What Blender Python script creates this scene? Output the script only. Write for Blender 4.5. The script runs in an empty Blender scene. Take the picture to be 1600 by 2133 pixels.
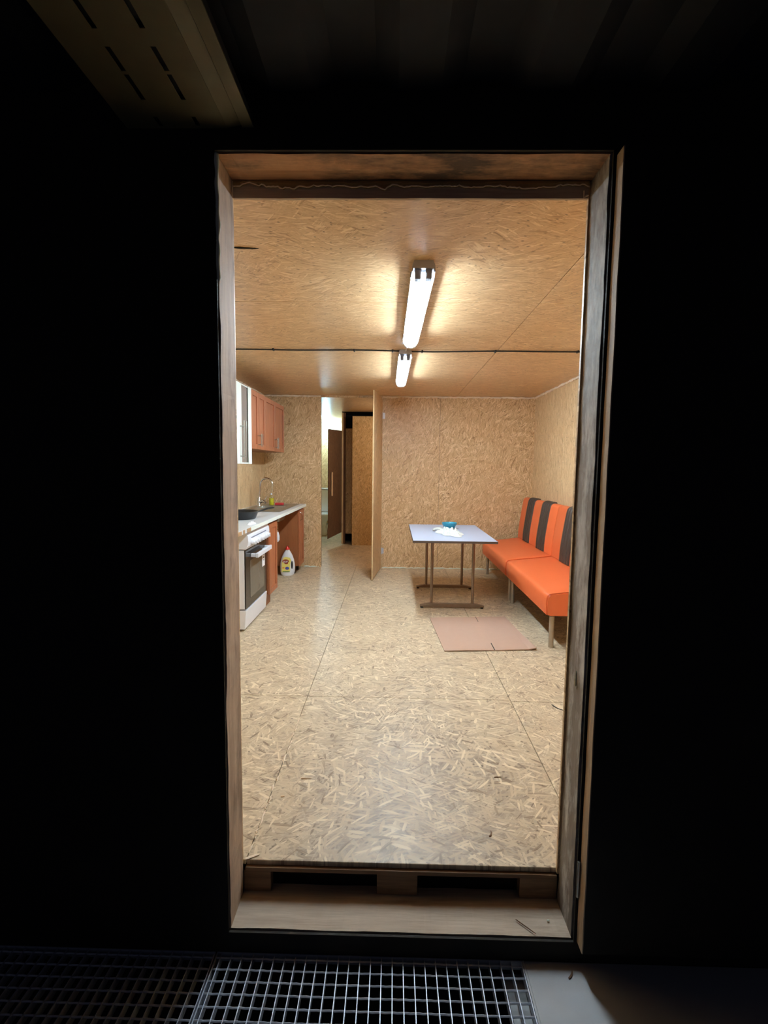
import bpy, bmesh, math, random
from mathutils import Vector, Matrix, noise as mnoise
PI = math.pi
random.seed(7)
SC = bpy.context.scene
COL = SC.collection

# ------------------------------------------------------------------ camera
cam_d = bpy.data.cameras.new('camera')
cam_d.sensor_fit = 'VERTICAL'
cam_d.sensor_height = 24.0
cam_d.lens = 24.0 * 1029.37 / 2133.0
cam_d.clip_start = 0.02
cam = bpy.data.objects.new('camera', cam_d)
COL.objects.link(cam)
CAM_H = 1.35
def look(pitch, yaw, roll):
    f = Vector((math.sin(yaw)*math.cos(pitch), math.cos(yaw)*math.cos(pitch), -math.sin(pitch)))
    r0 = Vector((math.cos(yaw), -math.sin(yaw), 0)); u0 = r0.cross(f)
    r = r0*math.cos(roll) + u0*math.sin(roll)
    u = u0*math.cos(roll) - r0*math.sin(roll)
    return Matrix((r, u, -f)).transposed()
cam.matrix_world = Matrix.Translation((0, 0, CAM_H)) @ look(0.0913534, -0.0182417, 0.0119084).to_4x4()
SC.camera = cam

# ------------------------------------------------------------------ world, exposure, lamp strengths
world = bpy.data.worlds.new('night'); SC.world = world; world.use_nodes = True
world.node_tree.nodes['Background'].inputs[0].default_value = (0.62, 0.66, 1.0, 1)
world.node_tree.nodes['Background'].inputs[1].default_value = 0.017
TUBE_POWER = 120.0
BULB_POWER = 150.0
SC.view_settings.view_transform = 'Standard'
SC.view_settings.look = 'None'
SC.view_settings.exposure = 0.84
SC.view_settings.gamma = 1.0
SC.view_settings.use_curve_mapping = False
SC.cycles.use_denoising = True
SC.cycles.max_bounces = 10
SC.cycles.diffuse_bounces = 6
SC.cycles.transparent_max_bounces = 12
SC.cycles.caustics_reflective = False
SC.cycles.caustics_refractive = False

# added fill light, unseen behind the back wall, brightening the passage boards
pl_d = bpy.data.lights.new('passage_fill', 'POINT'); pl_d.energy = 13; pl_d.color = (1, .96, .88); pl_d.shadow_soft_size = .06
pl_o = bpy.data.objects.new('passage_fill', pl_d); pl_o.location = (.35, 7.4, 2.12); COL.objects.link(pl_o)

# ------------------------------------------------------------------ room measures (metres)
XL, XR, YB, H = -1.712, 1.826, 6.534, 2.2665
YO, YI = 1.43, 1.56            # outer and inner face of the door frame
JL, JR, ZT, ZS = -0.4955, 0.575, 2.199, -0.11

# ------------------------------------------------------------------ mesh helpers
def box(bm, x0, x1, y0, y1, z0, z1):
    v = [bm.verts.new((x, y, z)) for z in (z0, z1) for y in (y0, y1) for x in (x0, x1)]
    for f in ((0,2,3,1),(4,5,7,6),(0,1,5,4),(2,6,7,3),(0,4,6,2),(1,3,7,5)):
        bm.faces.new([v[i] for i in f])
    return v
def prism(bm, poly, axis, a, b):
    """poly: 2D points; axis 'x','y','z' = extrusion direction"""
    def P(p, t):
        return {'x': (t, p[0], p[1]), 'y': (p[0], t, p[1]), 'z': (p[0], p[1], t)}[axis]
    va = [bm.verts.new(P(p, a)) for p in poly]; vb = [bm.verts.new(P(p, b)) for p in poly]
    n = len(poly)
    bm.faces.new(va); bm.faces.new(vb[::-1])
    for i in range(n):
        bm.faces.new((va[i], vb[i], vb[(i+1) % n], va[(i+1) % n]))
    return va + vb
def tube(bm, pts, r, n=10, cap=True, squash=None):
    pts = [Vector(p) for p in pts]
    rs = r if isinstance(r, (list, tuple)) else [r]*len(pts)
    rings = []; ref = None
    for i, p in enumerate(pts):
        t = (pts[min(i+1, len(pts)-1)] - pts[max(i-1, 0)]).normalized()
        if ref is None:
            ref = Vector((0, 0, 1)) if abs(t.z) < .9 else Vector((1, 0, 0))
        ref = (ref - t*ref.dot(t)).normalized(); s = t.cross(ref)
        k = squash or 1.0
        rings.append([bm.verts.new(p + (ref*math.cos(2*PI*j/n)*k + s*math.sin(2*PI*j/n))*rs[i]) for j in range(n)])
    for a, b in zip(rings, rings[1:]):
        for j in range(n):
            bm.faces.new((a[j], a[(j+1) % n], b[(j+1) % n], b[j]))
    if cap:
        bm.faces.new(rings[0][::-1]); bm.faces.new(rings[-1])
def cyl(bm, p, q, r, n=20): tube(bm, [p, q], r, n)
def lathe(bm, prof, c, n=32, sx=1.0, sy=1.0):
    rings = []
    for r, z in prof:
        if r < 1e-5: rings.append([bm.verts.new((c[0], c[1], c[2]+z))])
        else: rings.append([bm.verts.new((c[0]+sx*r*math.cos(2*PI*j/n), c[1]+sy*r*math.sin(2*PI*j/n), c[2]+z)) for j in range(n)])
    for a, b in zip(rings, rings[1:]):
        for j in range(n):
            k = (j+1) % n
            if len(a) == 1 and len(b) == 1: continue
            if len(a) == 1: bm.faces.new((a[0], b[k], b[j]))
            elif len(b) == 1: bm.faces.new((a[j], a[k], b[0]))
            else: bm.faces.new((a[j], a[k], b[k], b[j]))
def new(): return bmesh.new()
def mk(f, *a, **k):
    bm = new(); f(bm, *a, **k); return bm
def world_loc(o):
    v = Vector((0, 0, 0))
    while o: v += o.location; o = o.parent
    return v
def obj(name, bm, mat, parent=None, smooth=False, bevel=0, seg=2, local=False, loc=None):
    """links bm as ONE object; world coordinates unless local"""
    bmesh.ops.recalc_face_normals(bm, faces=bm.faces[:])
    if smooth:
        for f in bm.faces: f.smooth = True
    off = Vector((0, 0, 0))
    if not local:
        if parent: off = world_loc(parent)
        elif loc is not None: off = Vector(loc)
        if off.length: bmesh.ops.translate(bm, verts=bm.verts[:], vec=-off)
    me = bpy.data.meshes.new(name); bm.to_mesh(me); bm.free()
    me.materials.append(mat)
    o = bpy.data.objects.new(name, me); COL.objects.link(o)
    if parent: o.parent = parent
    elif loc is not None: o.location = loc
    if bevel:
        m = o.modifiers.new('bevel', 'BEVEL'); m.width = bevel; m.segments = seg; m.limit_method = 'ANGLE'; m.angle_limit = 0.6
        m.harden_normals = False
    if smooth == 'auto':
        for p in me.polygons: p.use_smooth = True
        m = o.modifiers.new('split', 'EDGE_SPLIT'); m.split_angle = 0.7
    return o
def tag(o, label=None, cat=None, group=None, kind=None):
    if label: o['label'] = label
    if cat: o['category'] = cat
    if group: o['group'] = group
    if kind: o['kind'] = kind
    return o
def thing(name, label, cat, loc=(0, 0, 0), rz=0, group=None):
    o = bpy.data.objects.new(name, None); COL.objects.link(o)
    o.empty_display_size = .1
    o.location = loc; o.rotation_euler = (0, 0, rz)
    return tag(o, label, cat, group)
def struct(name, bm, mat, label=None, **k):
    return tag(obj(name, bm, mat, **k), label, kind='structure')
def dup(root, loc, label=None):
    r = root.copy(); COL.objects.link(r); r.location = loc
    if label: r['label'] = label
    for ch in list(root.children):
        c = ch.copy(); COL.objects.link(c); c.parent = r
        for g in list(ch.children):
            d = g.copy(); COL.objects.link(d); d.parent = c
    return r
def text_bm(body, size, depth=0.0004):
    """letters in the local XY plane, centred"""
    cu = bpy.data.curves.new('letters', 'FONT'); cu.body = body; cu.size = size
    cu.align_x = 'CENTER'; cu.align_y = 'CENTER'; cu.extrude = depth; cu.resolution_u = 3
    o = bpy.data.objects.new('letters', cu)
    dg = bpy.context.evaluated_depsgraph_get()
    me = bpy.data.meshes.new_from_object(o.evaluated_get(dg) if False else o)
    bm = new(); bm.from_mesh(me)
    bpy.data.objects.remove(o); bpy.data.meshes.remove(me); bpy.data.curves.remove(cu)
    return bm

# ------------------------------------------------------------------ materials
def lin(r, g, b):
    f = lambda c: (c/255/12.92) if c/255 <= .04045 else ((c/255+.055)/1.055)**2.4
    return (f(r), f(g), f(b), 1)
class NT:
    def __init__(s, name):
        s.m = bpy.data.materials.new(name); s.m.use_nodes = True
        s.t = s.m.node_tree; s.b = s.t.nodes['Principled BSDF']; s.tc = s.n('ShaderNodeTexCoord')
    def n(s, typ, **k):
        x = s.t.nodes.new(typ)
        for a, v in k.items(): setattr(x, a, v)
        return x
    def l(s, a, b): s.t.links.new(a, b)
    def math(s, op, a, b=None, c=None, clamp=False):
        x = s.n('ShaderNodeMath', operation=op, use_clamp=clamp)
        for i, v in enumerate((a, b, c)):
            if v is None: continue
            if isinstance(v, (int, float)): x.inputs[i].default_value = v
            else: s.l(v, x.inputs[i])
        return x.outputs[0]
    def mix(s, f, a, b, blend='MIX'):
        x = s.n('ShaderNodeMix', data_type='RGBA', blend_type=blend)
        for sock, v in ((x.inputs[0], f), (x.inputs[6], a), (x.inputs[7], b)):
            if isinstance(v, (int, float)): sock.default_value = v
            elif isinstance(v, tuple): sock.default_value = v
            else: s.l(v, sock)
        return x.outputs[2]
    def noise(s, vec, scale, detail=3, rough=.5, dist=0):
        x = s.n('ShaderNodeTexNoise'); x.inputs['Scale'].default_value = scale
        x.inputs['Detail'].default_value = detail; x.inputs['Roughness'].default_value = rough
        x.inputs['Distortion'].default_value = dist
        s.l(vec, x.inputs['Vector']); return x.outputs[0]
    def mapr(s, v, a, b, c=0, d=1):
        x = s.n('ShaderNodeMapRange'); s.l(v, x.inputs[0])
        for i, q in enumerate((a, b, c, d)): x.inputs[i+1].default_value = q
        return x.outputs[0]
    def ramp(s, v, stops):
        x = s.n('ShaderNodeValToRGB'); s.l(v, x.inputs[0]); e = x.color_ramp.elements
        while len(e) < len(stops): e.new(.5)
        for i, (p, c) in enumerate(stops): e[i].position = p; e[i].color = c
        return x.outputs[0]
    def mapping(s, vec, loc=(0,0,0), rot=(0,0,0), scale=(1,1,1)):
        if any(rot):                       # turn first, stretch afterwards
            y = s.n('ShaderNodeMapping'); s.l(vec, y.inputs[0]); y.inputs[2].default_value = rot; vec = y.outputs[0]
        x = s.n('ShaderNodeMapping'); s.l(vec, x.inputs[0])
        x.inputs[1].default_value = loc; x.inputs[3].default_value = scale
        return x.outputs[0]
    def bump(s, h, strength, dist=.002):
        x = s.n('ShaderNodeBump'); s.l(h, x.inputs['Height'])
        x.inputs['Strength'].default_value = strength; x.inputs['Distance'].default_value = dist
        s.l(x.outputs[0], s.b.inputs['Normal'])
def plain(name, col, rough=.5, metal=0, spec=.5, bumpy=0, bscale=300, var=0, coat=0):
    m = NT(name); m.b.inputs['Roughness'].default_value = rough; m.b.inputs['Metallic'].default_value = metal
    m.b.inputs['Specular IOR Level'].default_value = spec
    if coat: m.b.inputs['Coat Weight'].default_value = coat
    nz = m.noise(m.tc.outputs['Object'], 18 if var else 6, 4)
    d = tuple(c*(1-(var or .04)) for c in col[:3])+(1,)
    m.l(m.mix(nz, d, col), m.b.inputs['Base Color'])
    if bumpy: m.bump(m.noise(m.tc.outputs['Object'], bscale, 2), bumpy, .001)
    return m.m
def plane_uv(m, axes):
    sp = m.n('ShaderNodeSeparateXYZ'); m.l(m.tc.outputs['Object'], sp.inputs[0])
    cb = m.n('ShaderNodeCombineXYZ')
    m.l(sp.outputs[axes[0].upper()], cb.inputs[0]); m.l(sp.outputs[axes[1].upper()], cb.inputs[1])
    return cb.outputs[0], sp
def osb(name, axes, dark, mid, light, base_angle=0, spread=PI, rough=.42, dirt=None, seed=0, density=1.0, contrast=1.0, bump=.05):
    """oriented strand board: six crossed layers of long flat strands"""
    m = NT(name); uv, sp = plane_uv(m, axes)
    warp = m.n('ShaderNodeTexNoise'); warp.inputs['Scale'].default_value = 2.3; warp.inputs['Detail'].default_value = 0; m.l(uv, warp.inputs['Vector'])
    sub = m.n('ShaderNodeVectorMath', operation='MULTIPLY_ADD'); m.l(warp.outputs[1], sub.inputs[0])
    sub.inputs[1].default_value = (.24, .24, 0); m.l(uv, sub.inputs[2]); uvw = sub.outputs[0]
    fine = m.noise(m.mapping(uvw, rot=(0, 0, base_angle), scale=(22, 130, 1)), 1, 4, .6)
    col = m.ramp(fine, [(.30, tuple(dark[q]*.6+mid[q]*.4 for q in range(3))+(1,)), (.50, mid), (.72, light)])
    hgt = fine
    rnd = random.Random(seed+11)
    for i in range(8):
        if dirt and i == 4:
            dcol, cx, cy, rx, ry, amt = dirt
            dx = m.math('DIVIDE', m.math('SUBTRACT', sp.outputs[axes[0].upper()], cx), rx)
            dy = m.math('DIVIDE', m.math('SUBTRACT', sp.outputs[axes[1].upper()], cy), ry)
            d = m.math('SQRT', m.math('ADD', m.math('MULTIPLY', dx, dx), m.math('MULTIPLY', dy, dy)))
            zone = m.mapr(d, 1.1, .2)
            patch = m.mapr(m.noise(uvw, 7, 6, .75), .3, .68, .15, 1)
            wear = m.mapr(fine, .3, .62, 1, .35)
            gen = m.mapr(m.noise(uv, 2.6, 5, .7), .46, .72, 0, .38)
            amtn = m.math('ADD', m.math('MULTIPLY', m.math('MULTIPLY', m.math('MULTIPLY', zone, patch), wear), amt), gen, clamp=True)
            col = m.mix(amtn, col, dcol)
        ang = base_angle + spread*(((i*3) % 8+.5)/8-.5) + rnd.uniform(-.12, .12)
        L, W = rnd.uniform(8, 15), rnd.uniform(60, 140)
        if i == 4: L, W = 7, 58
        v = m.n('ShaderNodeTexVoronoi', voronoi_dimensions='2D'); v.inputs['Scale'].default_value = 1
        m.l(m.mapping(uvw, loc=(rnd.uniform(0, 50), rnd.uniform(0, 50), 0), rot=(0, 0, ang), scale=(L, W, 1)), v.inputs['Vector'])
        cs = m.n('ShaderNodeSeparateColor'); m.l(v.outputs['Color'], cs.inputs[0])
        shape = m.mapr(v.outputs['Distance'], .44, .36)
        keep = m.math('GREATER_THAN', cs.outputs[0], (.55 if i < 4 else .68)/density)
        grain = m.noise(m.mapping(uvw, rot=(0, 0, ang), scale=(14, 260, 1)), 1, 2)
        tone = m.math('ADD', cs.outputs[1], m.math('MULTIPLY', m.math('SUBTRACT', grain, .5), .5))
        mid2 = tuple(mid[q]*.8+light[q]*.2 for q in range(3))+(1,); mid3 = tuple(mid[q]*.72+dark[q]*.28 for q in range(3))+(1,)
        sc = m.ramp(tone, [(.0, dark), (.10, mid3), (.5, mid2), (.72, mid2), (.92, light)])
        col = m.mix(m.math('MULTIPLY', m.math('MULTIPLY', shape, keep), .92*contrast), col, sc)
    # small dark knots and bark flecks
    fl = m.n('ShaderNodeTexVoronoi', voronoi_dimensions='2D'); fl.inputs['Scale'].default_value = 1
    m.l(m.mapping(uvw, rot=(0, 0, base_angle), scale=(26, 44, 1)), fl.inputs['Vector'])
    fc = m.n('ShaderNodeSeparateColor'); m.l(fl.outputs['Color'], fc.inputs[0])
    fm = m.math('MULTIPLY', m.mapr(fl.outputs['Distance'], .2, .08), m.math('GREATER_THAN', fc.outputs[0], .86))
    col = m.mix(m.math('MULTIPLY', fm, .75), col, tuple(c*.28 for c in dark[:3])+(1,))
    big = m.noise(uv, 1.6, 3, .6)
    col = m.mix(m.mapr(big, .35, .7, 0, .25), col, mid)
    m.l(col, m.b.inputs['Base Color'])
    bw = m.n('ShaderNodeRGBToBW'); m.l(col, bw.inputs[0])
    m.bump(bw.outputs[0], bump, .004)
    m.l(m.mapr(fine, .2, .8, rough-.06, rough+.12), m.b.inputs['Roughness'])
    m.b.inputs['Specular IOR Level'].default_value = .45
    return m.m
def wood(name, axis, a, b, knots=0, rough=.7, stain=None, stain_amt=0, stain_scale=4, fine=1.0, bump=.3, gs=1.0):
    """sawn timber, grain along `axis` in object space"""
    m = NT(name); o = m.tc.outputs['Object']
    s = {'x': (1.2, 14, 14), 'y': (14, 1.2, 14), 'z': (14, 14, 1.2)}[axis]
    g = m.noise(m.mapping(o, scale=tuple(q*gs for q in s)), 1.6, 5, .6, .6)
    s2 = {'x': (8, 160, 160), 'y': (160, 8, 160), 'z': (160, 160, 8)}[axis]
    h = m.noise(m.mapping(o, scale=s2), 1, 3, .7)
    t = m.math('ADD', m.math('MULTIPLY', g, .6), m.math('MULTIPLY', h, .4*fine))
    col = m.ramp(t, [(.3, b), (.62, a)])
    if stain:
        st = m.noise(m.mapping(o, scale={'x': (.6, 1.6, 1.6), 'y': (1.6, .6, 1.6), 'z': (1.6, 1.6, .5)}[axis]), stain_scale, 6, .72)
        col = m.mix(m.mapr(st, .57-.12*stain_amt, .64, 0, stain_amt), col, stain)
    m.l(col, m.b.inputs['Base Color']); m.b.inputs['Roughness'].default_value = rough
    m.bump(t, bump, .003)
    return m.m
def emis(name, col, s):
    m = NT(name); m.b.inputs['Base Color'].default_value = (.8, .8, .8, 1)
    m.b.inputs['Emission Color'].default_value = col; m.b.inputs['Emission Strength'].default_value = s
    return m.m
def clear(name, col, gloss=.08, rough=.1):
    m = NT(name); m.t.nodes.remove(m.b)
    tr = m.n('ShaderNodeBsdfTransparent'); tr.inputs[0].default_value = col
    gl = m.n('ShaderNodeBsdfGlossy'); gl.inputs['Roughness'].default_value = rough
    mx = m.n('ShaderNodeMixShader'); mx.inputs[0].default_value = gloss
    m.l(tr.outputs[0], mx.inputs[1]); m.l(gl.outputs[0], mx.inputs[2])
    m.l(mx.outputs[0], m.t.nodes['Material Output'].inputs[0])
    return m.m

DK, MD, LT = lin(142, 104, 66), lin(202, 167, 122), lin(240, 214, 174)
M = {}
M['osb_floor'] = osb('osb_floor', 'xy', lin(118, 98, 78), lin(192, 172, 142), lin(228, 211, 180), spread=PI, rough=.40,
                     dirt=(lin(112, 98, 90), .12, 1.9, .95, 1.5, 1.0), seed=1, density=1.1)
M['osb_ceiling'] = osb('osb_ceiling', 'xy', lin(158, 120, 82), lin(206, 170, 126), lin(236, 208, 168), spread=1.7, rough=.34, seed=2)
M['osb_back'] = osb('osb_back', 'xz', DK, MD, LT, base_angle=-1.35, spread=2.3, seed=3, density=1.15)
M['osb_side'] = osb('osb_side', 'yz', lin(160, 124, 84), lin(212, 180, 134), lin(240, 216, 176), base_angle=PI/2, spread=.9, seed=4)
M['osb_front'] = osb('osb_front', 'xz', DK, MD, LT, base_angle=PI/2, spread=1.4, seed=5)
M['osb_leaf'] = osb('osb_leaf', 'yz', DK, MD, LT, base_angle=PI/2, spread=.7, seed=6)
M['osb_gold'] = osb('osb_gold', 'xz', lin(146, 108, 62), lin(206, 166, 108), lin(234, 200, 150), base_angle=PI/2, spread=2, seed=8)
M['osb_stall_door'] = osb('osb_stall_door', 'yz', lin(74, 54, 40), lin(104, 78, 58), lin(124, 98, 76), base_angle=PI/2, spread=.8, seed=9)
M['osb_edge'] = wood('osb_edge', 'z', lin(222, 190, 142), lin(170, 128, 84), fine=1.4)
M['foam'] = plain('dried_foam', lin(244, 224, 198), .8, bumpy=.5, bscale=120, var=.25)
M['foam_white'] = plain('white_foam', lin(226, 230, 214), .8, bumpy=.4, bscale=60)
M['foam_brown'] = plain('aged_foam', lin(186, 154, 100), .9, bumpy=.6, bscale=90, var=.5)
M['jamb_pink'] = wood('sawn_jamb', 'z', lin(206, 178, 154), lin(158, 130, 108), stain=lin(92, 72, 62), stain_amt=.5, stain_scale=5, gs=1.4)
M['jamb_head'] = wood('orange_head_board', 'x', lin(208, 156, 112), lin(168, 116, 78), stain=lin(44, 34, 26), stain_amt=.9, stain_scale=3.2)
M['jamb_grey'] = wood('weathered_jamb', 'z', lin(150, 136, 122), lin(82, 72, 62), stain=lin(214, 208, 200), stain_amt=.8, stain_scale=9, gs=1.2)
M['sill'] = wood('worn_sill', 'x', lin(212, 194, 172), lin(168, 148, 126), stain=lin(128, 98, 76), stain_amt=.5, stain_scale=2.5)
M['pallet'] = wood('dark_plank', 'x', lin(150, 118, 88), lin(92, 68, 48))
M['lintel'] = wood('grey_lintel', 'x', lin(198, 180, 160), lin(156, 138, 120))
M['leaf_edge'] = wood('leaf_edge_wood', 'z', lin(206, 178, 146), lin(150, 124, 100), stain=lin(90, 72, 58), stain_amt=.4)
M['cladding'] = plain('dark_cladding', lin(46, 40, 34), .75, spec=.3, var=.4, bumpy=.2, bscale=30)
M['canopy'] = plain('dark_canopy', lin(40, 42, 48), .7, spec=.3, var=.2)
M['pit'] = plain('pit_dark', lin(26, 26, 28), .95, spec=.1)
M['deck'] = plain('galvanised_soffit', lin(118, 111, 84), .6, metal=.2, var=.3)
M['galv'] = plain('galvanised_steel', lin(206, 212, 226), .45, metal=.35, var=.2)
M['plate'] = plain('painted_steel_plate', lin(186, 188, 190), .6, var=.12, bumpy=.1, bscale=40)
M['white_enamel'] = plain('white_enamel', lin(232, 234, 242), .3)
M['white_cab'] = plain('white_laminate', lin(236, 244, 238), .35)
M['cherry'] = wood('cherry_laminate', 'z', lin(178, 108, 72), lin(142, 80, 50), rough=.4, bump=.05)
M['cherry_side'] = wood('cherry_side_laminate', 'z', lin(150, 90, 52), lin(128, 72, 40), rough=.45, bump=.03)
M['worktop'] = plain('grey_white_worktop', lin(212, 214, 216), .35, var=.1)
M['chipboard'] = plain('bare_chipboard', lin(178, 140, 100), .9, var=.3, bumpy=.4)
M['black_glass'] = plain('black_oven_glass', lin(34, 32, 32), .12)
M['oven_window'] = plain('oven_window_glass', lin(104, 98, 88), .1, var=.1)
M['black'] = plain('matt_black', lin(18, 18, 18), .6)
M['pan'] = plain('pan_coating', lin(24, 24, 26), .35)
M['grey_plastic'] = plain('grey_plastic', lin(122, 128, 150), .5)
M['chrome'] = plain('chrome', lin(205, 208, 212), .14, metal=1)
M['steel'] = plain('brushed_steel', lin(170, 168, 160), .3, metal=.9, var=.1)
M['leg_metal'] = plain('old_chrome_leg', lin(190, 176, 158), .35, metal=.6, var=.25)
M['table_leg'] = plain('bronze_table_leg', lin(140, 116, 96), .4, metal=.5, var=.3)
M['table_top'] = plain('pale_blue_laminate', lin(176, 186, 208), .38, var=.03)
M['table_edge'] = plain('brown_edge_band', lin(84, 68, 58), .5)
M['vinyl'] = plain('orange_vinyl', lin(224, 106, 58), .42, bumpy=.15, bscale=500, var=.05)
M['vinyl_dark'] = plain('black_ribbed_vinyl', lin(62, 52, 46), .45, var=.2)
M['piping'] = plain('cream_piping', lin(232, 168, 128), .5)
M['cardboard'] = plain('cardboard', lin(184, 152, 132), .85, var=.06)
M['cloth'] = plain('white_cloth', lin(206, 208, 202), .9, bumpy=.2)
M['teal'] = plain('teal_plastic', lin(52, 150, 176), .3)
M['bottle'] = plain('white_plastic_bottle', lin(232, 232, 238), .35)
M['red'] = plain('red_plastic', lin(208, 36, 26), .35)
M['label_yellow'] = plain('yellow_label', lin(238, 222, 120), .5, var=.05)
M['label_brown'] = plain('brown_print', lin(150, 56, 34), .5)
M['label_purple'] = plain('purple_print', lin(92, 76, 168), .5)
M['label_green'] = plain('green_print', lin(84, 128, 76), .5)
M['label_orange'] = plain('orange_print', lin(236, 128, 58), .5)
M['label_blue'] = plain('blue_print', lin(64, 120, 200), .5)
M['paper'] = plain('white_paper', lin(238, 240, 244), .7)
M['ink'] = plain('dark_ink', lin(40, 40, 48), .7)
M['soap'] = plain('yellow_soap', lin(222, 214, 40), .2)
M['sponge'] = plain('red_sponge', lin(200, 60, 62), .9, bumpy=.5)
M['pipe_beige'] = plain('beige_pipe', lin(206, 190, 164), .5)
M['ceramic'] = plain('white_ceramic', lin(236, 238, 242), .12)
M['pale_wood'] = wood('pale_handle_wood', 'z', lin(222, 192, 156), lin(196, 162, 124))
M['cable'] = plain('black_cable', lin(16, 14, 14), .5)
M['housing'] = plain('grey_lamp_housing', lin(176, 176, 184), .5)
M['tube'] = emis('fluorescent_tube', (.74, .90, 1.0, 1), TUBE_POWER)
M['globe'] = emis('glowing_globe', (.36, .74, 1.0, 1), BULB_POWER)
M['cover'] = clear('clear_lamp_cover', (.97, .99, 1, 1), .06, .15)
_t = M['cover'].node_tree; _o = _t.nodes['Material Output']; _src = _o.inputs[0].links[0].from_socket
_tl = _t.nodes.new('ShaderNodeBsdfTranslucent'); _tl.inputs[0].default_value = (.9, .95, 1, 1)
_mx = _t.nodes.new('ShaderNodeMixShader'); _mx.inputs[0].default_value = .12
_t.links.new(_src, _mx.inputs[1]); _t.links.new(_tl.outputs[0], _mx.inputs[2]); _t.links.new(_mx.outputs[0], _o.inputs[0])
M['clear_plastic'] = clear('clear_bottle_plastic', (.93, .95, .85, 1), .12, .1)
M['cab_glass'] = plain('grey_cabinet_glass', lin(140, 132, 126), .12)
M['dark_wood_post'] = wood('dark_post', 'z', lin(120, 84, 56), lin(82, 54, 36))

# ------------------------------------------------------------------ floor, walls, ceiling
bm = new()
gap = .0013
xs = [XL, -.488, .70, XR]
rows = [[1.572, 2.79, 5.24, 6.80], [1.572, 2.79, 5.24, 6.80], [1.572, 2.775, 5.2, 6.80]]
for i in range(3):
    for a, b in zip(rows[i], rows[i][1:]):
        box(bm, xs[i]+gap, xs[i+1]-gap, a+gap, b-gap, -.018, 0)
box(bm, XL, .9, 6.80+gap, 8.0, -.018, 0)
box(bm, XL, .9, 8.004, 10.2, -.018, 0)
floor = struct('floor', bm, M['osb_floor'], bevel=.0015, seg=1)
struct('floor_base', mk(box, XL-.05, XR+.05, 1.60, 10.2, -.16, -.019), M['pit'])
bm = new()
for a, b in ((1.56, 2.857), (2.861, 3.975), (3.979, 6.5), (6.504, 10.2)):
    box(bm, XL, .80, a, b, H, H+.02)
    box(bm, .8035, XR, a, b, H, H+.02)
ceiling = struct('ceiling', bm, M['osb_ceiling'], bevel=.0012, seg=1)
obj('crack', mk(tube, [(-.70, 2.168, H), (-.66, 2.170, H-.002), (-.60, 2.178, H-.001), (-.585, 2.18, H)], [.004, .005, .003, .001], 6), M['black'], ceiling)
struct('light_stop_slab', mk(box, XL-.2, XR+.2, 1.56, 10.4, H+.03, H+.1), M['pit'])  # unseen slab added above the ceiling against light leaks
struct('wall_left', mk(box, XL-.1, XL, 1.56, 10.2, -.15, H+.02), M['osb_side'])
bm = new()
for a, b in ((1.56, 3.0), (3.004, 4.21), (4.214, 5.43), (5.434, YB+.1)):
    box(bm, XR, XR+.1, a, b, -.15, H+.02)
struct('wall_right', bm, M['osb_side'], bevel=.001, seg=1)
bm = new()
OL, OR, OT = -.957, -.155, 2.242
box(bm, XL, OL, YB, YB+.012, -.01, H)
box(bm, OR, .597, YB, YB+.012, -.01, H)
box(bm, .601, XR, YB, YB+.012, -.01, H)
box(bm, OL, OR, YB, YB+.012, OT, H)
struct('wall_back', bm, M['osb_back'])
bm = new()
box(bm, XL, OL-.004, YB+.013, YB+.07, 0, H); box(bm, OR+.004, XR, YB+.013, YB+.07, 0, H)
struct('wall_back_studs', bm, M['dark_wood_post'])
bm = new()
box(bm, XL, JL-.002, YI, YI+.012, -.01, H); box(bm, JR-.006, XR, YI, YI+.012, -.01, H)
struct('wall_front', bm, M['osb_front'])
# outside skin of the building, dark film-faced panels round the door frame
bm = new()
box(bm, -4.2, JL-.046, YO+.004, YI-.001, -.8, 2.6)
box(bm, JR+.046, 4.2, YO+.004, YI-.001, -.8, 2.6)
box(bm, JL-.046, JR+.046, YO+.004, YI-.001, ZT+.046, 2.6)
box(bm, JL-.046, JR+.046, YO+.004, YI-.001, -.8, ZS-.052)
# thin dark facing added to blacken the unlit frame fronts, flush with opening
yf0, yf1 = YO-.012, YO-.0035
box(bm, -4.2, JL-.003, yf0, yf1, -.8, 2.6)
box(bm, JR+.004, 4.2, yf0+.0005, yf1, -.8, 2.6)
box(bm, JL-.003, JR+.004, yf0, yf1, ZT+.003, 2.6)
box(bm, JL-.003, JR+.004, yf0, yf1, -.8, ZS-.004)
struct('wall_outside', bm, M['cladding'])

# ------------------------------------------------------------------ rough timber door frame
def board(x0, x1, y0, y1, z0, z1, axis, seed, amp=.0018, nseg=60):
    """box split along its length with slightly uneven arrises"""
    bm = new(); box(bm, x0, x1, y0, y1, z0, z1)
    ax = {'x': 0, 'y': 1, 'z': 2}[axis]
    ed = [e for e in bm.edges if abs(e.verts[0].co[ax]-e.verts[1].co[ax]) > 1e-4]
    bmesh.ops.subdivide_edges(bm, edges=ed, cuts=nseg, use_grid_fill=True)
    for v in bm.verts:
        d = mnoise.noise_vector(Vector((v.co.x*9+seed, v.co.y*9, v.co.z*9)))*amp + mnoise.noise_vector(v.co*45+Vector((seed, 0, 0)))*amp*.35
        d[ax] = 0; v.co += d
    return bm
struct('trim_1', board(JL-.045, JL, YO, YI, ZS-.05, ZT+.045, 'z', 1, .003, 90), M['jamb_pink'])
struct('trim_2', board(JR, JR+.045, YO+.004, YI, ZS-.05, ZT+.045, 'z', 2, .003, 90), M['jamb_grey'])
struct('trim_3', board(JL, JR, YO, YI, ZT, ZT+.045, 'x', 3, .002), M['jamb_head'])
struct('trim_4', board(JL, JR, YO, YI+.045, ZS-.05, ZS, 'x', 4, .0025), M['sill'])
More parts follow.
